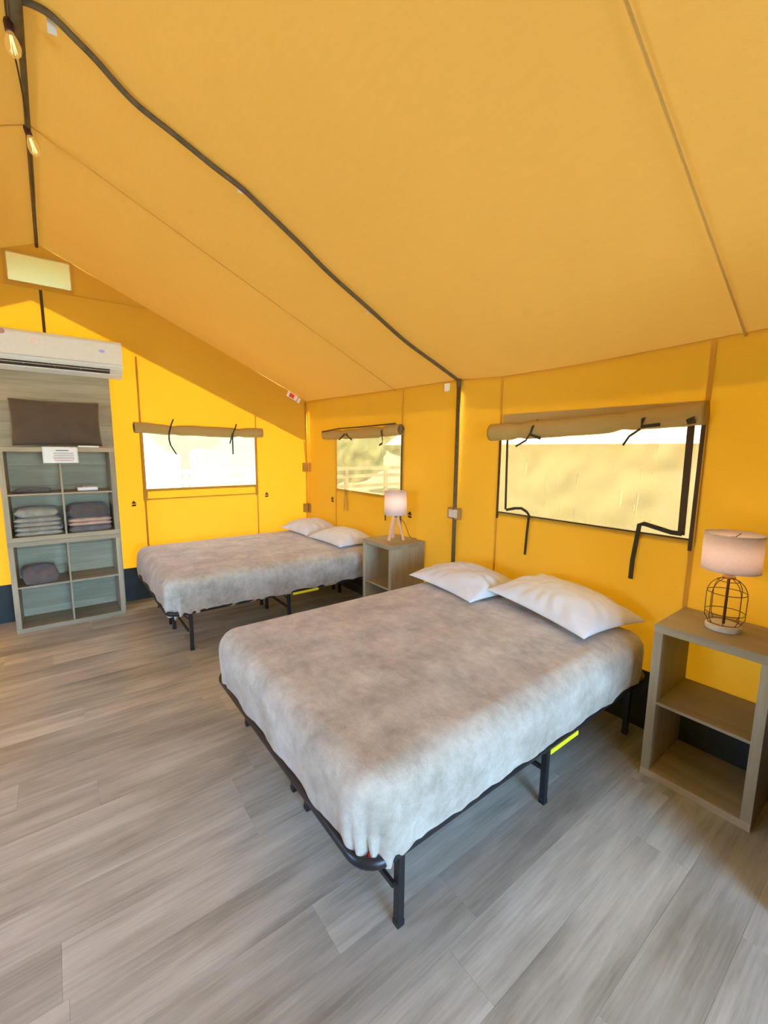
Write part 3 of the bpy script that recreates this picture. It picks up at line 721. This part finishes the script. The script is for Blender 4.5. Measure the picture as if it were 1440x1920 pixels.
# notice sheet hanging over the shelf edge
nt_ = thing('notice_sheet', 'white printed notice taped over the front edge of the cube shelf', 'paper', (-2.457, -.3795, 1.523))
vs = []; nu, nv = 13, 9
for i in range(nu):
    for j in range(nv):
        x = -.118 + .236 * i / (nu - 1); z = -.132 * j / (nv - 1); vs.append((x + (.004 * math.sin(i * 2.1) if j in (0,) else 0), -.003 - .010 * (j / (nv - 1)) ** 2 + .002 * math.sin(i * .9 + j), z + (.003 * math.sin(i * 3.1) if j == 0 else 0)))
sh = MB().add(vs, grid_faces(nu, nv)).obj('sheet', 'paper', nt_, smooth=True); so = sh.modifiers.new('thick', 'SOLIDIFY'); so.thickness = .0008
for k, (z, a, b, mm) in enumerate(((-.030, -.03, .055, 'ink'), (-.052, -.045, .085, 'ink'), (-.068, -.045, .09, 'ink'), (-.084, -.05, .09, 'inkred'), (-.098, -.05, .09, 'ink'), (-.112, -.045, .085, 'inkred'))):
    yv = -.003 - .010 * (z / -.132) ** 2 - .0032
    MB().box(a, b, yv - .0004, yv + .0004, z - (.004 if k == 0 else .0022), z + (.004 if k == 0 else .0022)).obj('text_line', mm, nt_)

# ------------------------------------------------------------------ pillows
def pillow_mesh(a, b, t, seed, flat=.3, pinch=.10, wr=1.0):
    n, m2 = 36, 44; vs = []; fs = []
    for side in (1, -1):
        for i in range(n):
            for j in range(m2):
                u, v = -1 + 2 * i / (n - 1), -1 + 2 * j / (m2 - 1)
                x = a * u * (1 - pinch * (1 - v * v) * abs(u) ** 2); y = b * v * (1 - pinch * .7 * (1 - u * u) * abs(v) ** 2)
                prof_ = max(0, (1 - u ** 2)) ** .55 * max(0, (1 - v ** 2)) ** .5
                ed = max(abs(u), abs(v)); ph = math.atan2(v * b, u * a)
                wrk = .10 * wr * math.sin(ph * 16 + 4 * nz(u * 1.5, v * 1.5, seed)) * smoothstep(.45, .85, ed) * (1 - smoothstep(.9, 1, ed)) * (.5 + abs(nz(ph * 2, seed)))
                z = t * (prof_ * (1 + .13 * nz(u * 1.6 + seed, v * 2.1) + wrk) + .05 * wr * nz(u * 5, v * 6, seed) * (1 - ed))
                vs.append((x, y, z if side > 0 else -z * flat))
    fs = grid_faces(n, m2) + [f[::-1] for f in grid_faces(n, m2, n * m2)]
    mb = MB().add(vs, fs); return mb
def pillow(label, cx, cy, cz, a, b, t, rz, seed, mat='pillow', rx=0, ry=0, flat=.3, group=None, pinch=.10, wr=1.0, name='pillow'):
    mb = pillow_mesh(a, b, t, seed, flat, pinch, wr)
    me = mb.mesh(name, mat, True)
    bm = bmesh.new(); bm.from_mesh(me); bmesh.ops.remove_doubles(bm, verts=bm.verts, dist=.0008); bm.to_mesh(me); bm.free()
    o = bpy.data.objects.new(name, me); COL.objects.link(o); o.location = (cx, cy, cz); o.rotation_euler = (rx, ry, rz)
    s = o.modifiers.new('smooth', 'SUBSURF'); s.levels = 1; s.render_levels = 1
    return tag(o, label, 'pillow', group)
pillow('dark brown pillow standing on the cube shelf against the board', -2.455, -.165, 1.722, .198, .315, .075, math.pi / 2, 5, 'brownpillow', 0, math.radians(-80), .8, pinch=.05, wr=.5)

# ------------------------------------------------------------------ beds
def rounded_loop(x0, x1, y0, y1, r, z, n=8):
    pts = []
    for cx, cy, a0 in ((x1 - r, y1 - r, 0), (x0 + r, y1 - r, 90), (x0 + r, y0 + r, 180), (x1 - r, y0 + r, 270)):
        for k in range(n + 1):
            a = math.radians(a0 + 90 * k / n); pts.append((cx + r * math.cos(a), cy + r * math.sin(a), z))
    return pts
def bed_frame(label, x0, x1, y0, y1, legs_x, legs_y, lab):
    o = thing('bed_frame', label, 'bed frame', ((x0 + x1) / 2, (y0 + y1) / 2, 0), 0, 'black platform bed frames')
    ox, oy = (x0 + x1) / 2, (y0 + y1) / 2
    zt = .344
    lp = [(x - ox, y - oy, z) for x, y, z in rounded_loop(x0 + .012, x1 - .012, y0 + .012, y1 - .012, .085, zt)]
    MB().tube(lp, .0155, 10, closed=True, squash=(1.15, .8)).obj('rail', 'black', o, smooth=True)
    for yy_ in (y0 + .36, (y0 + y1) / 2, y1 - .36):
        MB().obox((x0 + .02 - ox, yy_ - oy, zt - .004), (x1 - .02 - ox, yy_ - oy, zt - .004), .022, .024).obj('support_bar', 'black', o)
    for k in range(12):
        xx = x0 + .12 + (x1 - x0 - .24) * k / 11
        MB().tube([(xx - ox, y0 + .02 - oy, zt + .004), (xx - ox, y1 - .02 - oy, zt + .004)], .004, 6).obj('cross_wire', 'black', o, smooth=True)
    for lx in legs_x:
        for ly in legs_y:
            X, Y = lx - ox + (.022 if lx == legs_x[0] and ly == legs_y[0] else 0), ly - oy
            lg = MB().box(X - .013, X + .013, Y - .013, Y + .013, .012, zt).obj('leg', 'black', o, bevel=.002)
            MB().box(X - .0145, X + .0145, Y - .0145, Y + .0145, 0, .022).obj('foot_cap', 'black', lg, bevel=.002)
            s = -1 if lx < legs_x[1] + .01 else 1
            MB().obox((X, Y, .235), (X + s * .10, Y, zt - .004), .016, .010).obj('brace', 'black', o)
        MB().obox((lx - ox, legs_y[0] - oy, .16), (lx - ox, legs_y[1] - oy, .16), .012, .018).obj('stretcher', 'black', o)
        MB().obox((lx - ox, legs_y[2] - oy, .16), (lx - ox, legs_y[3] - oy, .16), .012, .018).obj('stretcher', 'black', o)
    a, b = lab
    MB().box(a - ox, b - ox, y0 - oy - .004, y0 - oy - .001, .314, .334).obj('warning_label', 'yellow', o)['label'] = 'yellow warning label strip on the rail'
    # inner bracket and red clip at the foot corner
    MB().obox((x0 + .03 - ox, y0 + .16 - oy, zt), (x0 + .16 - ox, y0 + .03 - oy, zt), .018, .016).obj('corner_gusset', 'black', o)
    MB().box(x0 + .050 - ox, x0 + .085 - ox, y0 + .040 - oy, y0 + .065 - oy, zt - .012, zt + .010).obj('clip', 'red', o, bevel=.003)
    return o
Y0, Y1 = -4.005, -2.615
bed_frame('black metal bed frame of the bed under the two strap window', -1.928, -.05, Y0, Y1, (-1.765, -.925, -.14), (-3.937, -3.352, -3.222, -2.64), (px(1035, 1361, 1, Y0).x, px(1087, 1322, 1, Y0).x))
Y20, Y21 = -1.625, -.245
bed_frame('black metal bed frame of the bed in the gable corner', -1.962, -.06, Y20, Y21, (-1.80, -.98, -.16), (-1.50, -1.0, -.87, -.37), (px(549, 1102, 1, Y20).x, px(597, 1092, 1, Y20).x))
for nm, x0, x1, y0, y1, lb in (('mattress', -1.83, -.14, -3.90, -2.73, 'white foam mattress under the blanket of the bed by the strap window'), ('mattress', -1.86, -.14, -1.52, -.36, 'white foam mattress under the blanket of the gable corner bed')):
    o = MB().box(-(x1 - x0) / 2, (x1 - x0) / 2, -(y1 - y0) / 2, (y1 - y0) / 2, 0, .205).obj(nm, 'mattress', loc=((x0 + x1) / 2, (y0 + y1) / 2, .362)); tag(o, lb, 'mattress')
    b = o.modifiers.new('bevel', 'BEVEL'); b.width = .06; b.segments = 4

def blanket(label, x0, x1, y0, y1, top, hem, seed, foot_drop, res=.02):
    """plush blanket draped over a thick mattress, gathered at the foot corners"""
    cx, cy = (x0 + x1) / 2, (y0 + y1) / 2; a, b = (x1 - x0) / 2, (y1 - y0) / 2
    r = .085; ext = r * math.pi / 2 + (top - r - hem) + .07
    nu = int((2 * (a - r) + 2 * ext) / res); nv = int((2 * (b - r) + 2 * ext) / res)
    vs = []
    for i in range(nu + 1):
        for j in range(nv + 1):
            p = Vector((-(a - r) - ext + (2 * (a - r) + 2 * ext) * i / nu, -(b - r) - ext + (2 * (b - r) + 2 * ext) * j / nv))
            q = Vector((max(-(a - r), min(a - r, p.x)), max(-(b - r), min(b - r, p.y))))
            o = p - q; d = o.length
            corner = abs(o.x) > 1e-6 and abs(o.y) > 1e-6
            wx, wy = p.x + cx, p.y + cy
            if d < 1e-6:
                e = min(a - r - abs(q.x), b - r - abs(q.y))
                z = top + .012 * smoothstep(0, .35, e) + .007 * nz(wx * 2.2, wy * 2.2, seed) + .004 * nz(wx * 6, wy * 5, seed) + .0025 * nz(wx * 16, wy * 13, seed)
                vs.append((q.x, q.y, z)); continue
            dr = o / d; phi = math.atan2(dr.y, dr.x)
            # run along the perimeter for hem waves
            per = (q.x - q.y) * 3.1 + phi * .6
            foot = 1.0 if o.x < -1e-6 else 0.0
            hz = hem + .014 * nz(per * 1.3, seed, 1) + .012 * nz(per * 4, seed, 2) + .008 * nz(per * 9, seed, 6)
            cdrop = 0.0; tq = .5
            if corner:
                tq = math.atan2(abs(dr.y), abs(dr.x)) / (math.pi / 2)          # 0..1 around the corner
                cdrop = math.sin(math.pi * tq) ** 1.5
            # gathers near the two foot corners, laid out along the hem
            if corner: sc = (tq - .5) * .17
            elif o.x < 0: sc = -(.085 + (b - r) - abs(q.y))
            else: sc = .085 + q.x + (a - r)
            env = math.exp(-(sc / .17) ** 2) if (o.x < 0 or abs(o.y) > 1e-6) and (o.x <= 1e-6) else 0.0
            lobe = abs(math.sin(math.pi * (sc / .062 + .45 * nz(sc * 9, seed, q.y > 0) + .3))) ** .75
            hz += env * (.016 - .034 * lobe * (.6 + .8 * abs(nz(sc * 14, seed + 2, 1)))) - (foot_drop * cdrop if o.x < 0 else 0)
            if d < r * math.pi / 2:
                an = d / r; rad = r * math.sin(an); z = top - r * (1 - math.cos(an))
            else:
                rad = r; z = top - r - (d - r * math.pi / 2)
            prog = max(0, min(1, (top - z) / (top - hem)))
            bul = .012 * math.sin(prog * math.pi) + .008 * nz(per * 2.2, prog * 3, seed + 5) * prog + .004 * nz(per * 8, prog * 6, seed + 3) * prog
            bul += prog ** 1.6 * env * (.034 * lobe - .022)
            if corner: bul -= (.030 if o.x < 0 else .01) * cdrop * prog
            elif o.x < 0: bul += .006 * math.sin(q.y * 21 + seed) * prog * prog
            if z < hz:
                ov = min(hz - z, .10); z = hz - .012 * math.sin(min(1, ov / .03) * math.pi) + max(0, ov - .03) * .05; rad = rad + bul - min(ov, .075) * .55
            else: rad += bul
            pos = q + dr * rad
            vs.append((pos.x, pos.y, z))
    mb = MB().add(vs, grid_faces(nu + 1, nv + 1))
    ob = mb.obj('blanket', 'plush', smooth=True, loc=(cx, cy, 0))
    s = ob.modifiers.new('smooth', 'SUBSURF'); s.levels = 1; s.render_levels = 1
    return tag(ob, label, 'blanket', 'plush blankets on the beds')
blanket('taupe plush blanket draped over the bed under the two strap window', -1.915, -.125, -4.002, -2.635, .608, .338, 3, .0)
blanket('taupe plush blanket draped over the bed in the gable corner', -1.950, -.075, -1.625, -.26, .606, .336, 8, .028)
GP = 'white pillows on the beds'
pillow('white pillow beside the tent post on the bed under the strap window', -.335, -2.925, .636, .255, .335, .115, math.radians(-7), 11, group=GP, flat=.06, wr=1.5)
pillow('white pillow resting on its neighbour, below the hanging window straps', -.275, -3.588, .662, .25, .355, .125, math.radians(-10), 23, group=GP, flat=.06, wr=1.5, rx=math.radians(3.2))
pillow('white pillow tucked into the gable corner', -.265, -.555, .634, .235, .315, .125, math.radians(2), 31, group=GP, flat=.06, wr=1.4)
pillow('white pillow beside the nightstand with the tripod lamp', -.255, -1.215, .634, .235, .315, .115, math.radians(1), 47, group=GP, flat=.06, wr=1.4)

# ------------------------------------------------------------------ nightstands
NS = 'open two cube nightstands'
cube_unit('nightstand', 'grey wood two cube nightstand between the beds, under the tripod lamp', -.389, -.02, -2.173, -1.767, 0, .752, 1, NS, 'x')
cube_unit('nightstand', 'grey wood two cube nightstand carrying the wire cage lamp', -.388, -.02, -4.532, -4.114, 0, .752, 1, NS, 'x')

# ------------------------------------------------------------------ lamps
def shade(o, r0, r1, z0, z1, mat='shade'):
    sh = MB().lathe([(r0, z0), ((r0 + r1) / 2, (z0 + z1) / 2), (r1, z1), (r1 - .0025, z1), ((r0 + r1) / 2 - .0025, (z0 + z1) / 2), (r0 - .0025, z0), (r0, z0)], 48).obj('lamp_shade', mat, o, smooth=False)
    for p_ in sh.data.polygons: p_.use_smooth = True
    for z, r in ((z0 + .004, r0 + .0006), (z1 - .004, r1 + .0006)):
        MB().lathe([(r, z - .004), (r + .0012, z), (r, z + .004)], 48).obj('shade_trim', mat, sh, smooth=True)
    sp = MB()
    for k in range(3):
        a = k * 2.094; sp.tube([(0, 0, z1 - .02), ((r1 - .002) * math.cos(a), (r1 - .002) * math.sin(a), z1 - .012)], .0018, 5)
    sp.lathe([(.016, z1 - .024), (.016, z1 - .016)], 16); sp.obj('spider_fitter', 'wire', sh)
    return sh
LT = thing('table_lamp', 'small tripod table lamp with pale wooden legs and white drum shade', 'lamp', (-.215, -2.005, .752), .35)
shade(LT, .098, .093, .228, .428)
for k in range(3):
    a = k * 2.094 + 2.9
    MB().obox((.075 * math.cos(a), .075 * math.sin(a), 0.008), (.016 * math.cos(a), .016 * math.sin(a), .232), .024, .018, (math.cos(a), math.sin(a), 0)).obj('leg', 'lampwood', LT, bevel=.003)
MB().lathe([(0, .205), (.024, .205), (.024, .238), (.014, .242), (.014, .30), (0, .30)], 20).obj('bulb_holder', 'wire', LT, smooth=False)
MB().lathe([(0.001, .30), (.022, .32), (.028, .345), (.020, .370), (.001, .38)], 16).obj('bulb', 'lampbulb', LT, smooth=True)
MB().tube(catmull([(.02, 0, .20), (.06, -.05, .16), (.10, -.09, .03), (.16, -.12, .004)]), .0025, 6).obj('power_cord', 'cord', LT, smooth=True)
LW = thing('table_lamp', 'wire cage table lamp with round base and white drum shade', 'lamp', (-.20, -4.318, .752))
shade(LW, .106, .106, .270, .432)
MB().lathe([(0, 0), (.064, 0), (.066, .003), (.066, .020), (.062, .024), (0, .024)], 36).obj('base', 'disc', LW, bevel=0)
MB().lathe([(0, .024), (.0055, .024), (.0055, .27), (0, .27)], 12).obj('stem', 'wire', LW)
MB().lathe([(0, .232), (.022, .232), (.024, .240), (.018, .246), (.018, .262), (.024, .268), (.016, .285), (0, .285)], 24).obj('collar', 'brass', LW)
def cage_r(z):
    zz_ = (z - .028) / .204
    return .058 + .014 * smoothstep(0, .15, zz_) if zz_ < .62 else .072 * math.sqrt(max(.09, 1 - ((zz_ - .62) / .40) ** 2))
for k in range(8):
    a = k * math.pi / 4 + .2
    MB().tube([(cage_r(.028 + .204 * i / 20) * math.cos(a), cage_r(.028 + .204 * i / 20) * math.sin(a), .028 + .204 * i / 20) for i in range(21)], .0016, 6).obj('cage_wire', 'wire', LW, smooth=True)
for z in (.030, .078, .168, .222):
    r = cage_r(z); MB().tube([(r * math.cos(t * math.pi / 16), r * math.sin(t * math.pi / 16), z) for t in range(32)], .0018, 6, closed=True).obj('cage_ring', 'wire', LW, smooth=True)
MB().lathe([(0.001, .29), (.022, .31), (.028, .335), (.020, .362), (.001, .372)], 16).obj('bulb', 'lampbulb', LW, smooth=True)

# ------------------------------------------------------------------ string lights along the ridge
SL = thing('string_lights', 'dark cord of warm hanging filament bulbs strung along the ridge pole', 'string lights', (-2.5, -2.4, 3.15))
base = Vector((-2.5, -2.4, 3.15))
cp = [Vector((-2.515, -3.4, 3.14)), Vector((-2.522, -2.75, 3.12)), Vector((-2.526, -2.46, 3.135)), Vector((-2.505, -2.2, 3.13)), Vector((-2.49, -1.9, 3.15)), Vector((-2.487, -1.71, 3.165)), Vector((-2.482, -1.4, 3.158)), Vector((-2.48, -.8, 3.160)), Vector((-2.48, -.2, 3.165))]
MB().tube([q - base for q in catmull(cp)], .0035, 6).obj('cord', 'cord', SL, smooth=True)
def hang_bulb(t, b, k):
    """socket top t, bulb tip b"""
    t, b = Vector(t) - base, Vector(b) - base; ax = (b - t); L = ax.length; q = ax.to_track_quat('Z', 'Y')
    def tr(mb): mb.v = [tuple(t + q @ Vector(v)) for v in mb.v]; return mb
    s = tr(MB().lathe([(0, -.004), (.012, -.004), (.0155, .006), (.0155, .036), (.013, .040), (0, .040)], 20)).obj('socket', 'socket', SL, smooth=False)
    g0 = .036; g = L - g0
    bl = tr(MB().lathe([(.011, g0), (.013, g0 + .10 * g), (.022, g0 + .34 * g), (.0265, g0 + .58 * g), (.022, g0 + .82 * g), (.012, g0 + .95 * g), (.001, g0 + g)], 24)).obj('bulb', 'bulb', s, smooth=True)
    mb = MB()
    for i in range(5):
        a = i * 1.2566; mb.tube([(.004 * math.cos(a), .004 * math.sin(a), g0 + .15 * g), (.009 * math.cos(a + .4), .009 * math.sin(a + .4), g0 + .82 * g)], .0011, 5)
    tr(mb).obj('filament', 'filament', s)
    MB().tube([t + Vector((0, .01, .03)), t], .003, 6).obj('drop_wire', 'cord', s)
hang_bulb(px(14, 38, 1, -2.45), px(29, 109, 1, -2.45), 0)
hang_bulb(px(49, 238, 1, -1.72), px(69, 294, 1, -1.72), 1)
for k, yv in enumerate((-3.2,)): hang_bulb((-2.50, yv, 3.12), (-2.50, yv, 3.0), 2)

# ------------------------------------------------------------------ curtain that screens off the corner beside the cage lamp
dc = thing('partition_curtain', 'blue grey fabric curtain hanging beside the cage lamp nightstand', 'curtain', (-.72, -4.68, 0))
path = [Vector((.70 - .70 * k / 30, 0)) for k in range(30)] + [Vector((0, -1.9 * k / 60)) for k in range(61)]
vs = []; zs_ = [.075, .12, .3, .6, 1.0, 1.4, 1.8, 2.02]
for k, q in enumerate(path):
    nrm = Vector((0, 1)) if k < 30 else Vector((-1, 0))
    for z in zs_:
        w = .022 * math.sin(k * 1.05 + .3 * math.sin(z * 2)) * (1 - .35 * z / 2)
        p_ = q + nrm * w; vs.append((p_.x, p_.y, z))
dr = MB().add(vs, grid_faces(len(path), len(zs_))).obj('drape', 'curtain', dc, smooth=True); so = dr.modifiers.new('thick', 'SOLIDIFY'); so.thickness = .004
vs = []
for k, q in enumerate(path):
    nrm = Vector((0, 1)) if k < 30 else Vector((-1, 0))
    for z in (0, .04, .08):
        p_ = q + nrm * .022 * math.sin(k * 1.05 + .02); vs.append((p_.x, p_.y, z))
dr = MB().add(vs, grid_faces(len(path), 3)).obj('hem', 'hem', dc, smooth=True); so = dr.modifiers.new('thick', 'SOLIDIFY'); so.thickness = .007
MB().tube([(.70, 0, 2.03), (0, 0, 2.03), (0, -1.9, 2.03)], .010, 8).obj('curtain_rail', 'black', dc, smooth=False)

# ------------------------------------------------------------------ outside
struct(MB().add([(-60, -60, -.32), (60, -60, -.32), (60, 60, -.32), (-60, 60, -.32)], [(0, 1, 2, 3)]).obj('ground', 'ground'))
pd = struct(MB().box(XL - .3, .3, YF - 1.7, YF - .02, -.30, -.045).obj('porch_deck', 'floorbase'))
yy = YF - 1.7; k = 0
while yy < YF - .12:
    MB().box(-(abs(XL) + .6) / 2, (abs(XL) + .6) / 2, -.066, .066, -.03, 0).obj('plank', 'deck', pd, loc=(RX, yy + .07, -.014), bevel=.004); yy += .14
# neighbouring cream tent seen through the side windows
t2 = thing('neighbour_tent', 'cream canvas tent standing outside the side windows', 'tent', (5.2, -2.0, -.3))
NX, NY, NH, NR = 1.9, 4.2, 2.05, 3.3
for nm, pts in (('wall', [(-NX, -NY, 0), (-NX, NY, 0), (-NX, NY, NH), (-NX, -NY, NH)]), ('wall', [(NX, -NY, 0), (NX, NY, 0), (NX, NY, NH), (NX, -NY, NH)]),
                ('gable', [(-NX, -NY, 0), (NX, -NY, 0), (NX, -NY, NH), (0, -NY, NR), (-NX, -NY, NH)]), ('gable', [(-NX, NY, 0), (NX, NY, 0), (NX, NY, NH), (0, NY, NR), (-NX, NY, NH)])):
    MB().add(pts, [tuple(range(len(pts)))]).obj(nm, 'tent2', t2)
for s in (-1, 1):
    MB().add([(0, -NY - .2, NR), (0, NY + .2, NR), (s * (NX + .25), NY + .2, NH - .12), (s * (NX + .25), -NY - .2, NH - .12)], [(0, 1, 2, 3)]).obj('roof', 'tent2roof', t2)
# fence, hut and trees beyond the gable window
fn = thing('rail_fence', 'pale wooden post and rail fence outside the gable window', 'fence', (1.5, 6.2, -.32))
for k in range(9): MB().box(-6 + k * 1.5 - .05, -6 + k * 1.5 + .05, -.05, .05, 0, 1.35).obj('post', 'fence', fn)
for z in (.75, 1.05, 1.28): MB().box(-6.1, 6.1, -.06, -.03, z - .05, z + .05).obj('rail', 'fence', fn)
ht = thing('garden_hut', 'small pale hut with grey roof outside the gable window', 'hut', (3.6, 14.5, -.32), .15)
MB().box(-1.6, 1.6, -1.2, 1.2, 0, 1.9).obj('wall', 'hut', ht)
MB().prism([(-1.9, 1.85), (1.9, 1.85), (0, 2.7)], -1.4, 1.4, lambda q, t: (q[0], t, q[1])).obj('roof', 'roofing', ht)
MB().box(-.4, .4, -1.24, -1.2, 0, 1.6).obj('door', 'fence', ht)
def tree(x, y, h, r, seed, label):
    o = thing('tree', label, 'tree', (x, y, -.32), 0, 'trees beyond the gable window')
    MB().tube([(0, 0, 0), (.05, 0, h * .35), (.0, .08, h * .6)], [.16, .12, .07], 10).obj('trunk', 'bark', o, smooth=True)
    rnd = random.Random(seed); bm = bmesh.new()
    for k in range(16):
        a = rnd.random() * 6.28; rr = r * rnd.random() ** .5 * .8; cz = h * (.22 + .66 * rnd.random()); sr = r * (.35 + .25 * rnd.random())
        res = bmesh.ops.create_icosphere(bm, subdivisions=3, radius=sr, matrix=Matrix.Translation((rr * math.cos(a), rr * math.sin(a), cz)))
        for v in res['verts']:
            v.co += Vector((nz(v.co.x * 3, v.co.y * 3, v.co.z * 3 + seed), nz(v.co.y * 3, v.co.z * 3, seed), nz(v.co.z * 3, v.co.x * 3, seed))) * .28 * sr
    me = bpy.data.meshes.new('crown'); bm.to_mesh(me); bm.free(); me.materials.append(M['leaf'])
    c_ = bpy.data.objects.new('crown', me); COL.objects.link(c_); c_.parent = o
for k, (x, y, h, r, lb) in enumerate(((-3.2, 8.6, 7.2, 2.0, 'leafy tree standing beyond the fence left of the hut'), (0.9, 10.2, 8.2, 2.1, 'tall leafy tree standing right behind the rail fence'), (6.6, 10.4, 7.6, 2.1, 'leafy tree standing right of the hut'), (11.6, 11.0, 8, 2.4, 'broad tree standing farthest right of the hut'), (-8.2, 9.6, 8, 2.5, 'broad tree standing farthest left of the hut'))):
    tree(x, y, h, r, k + 3, lb)
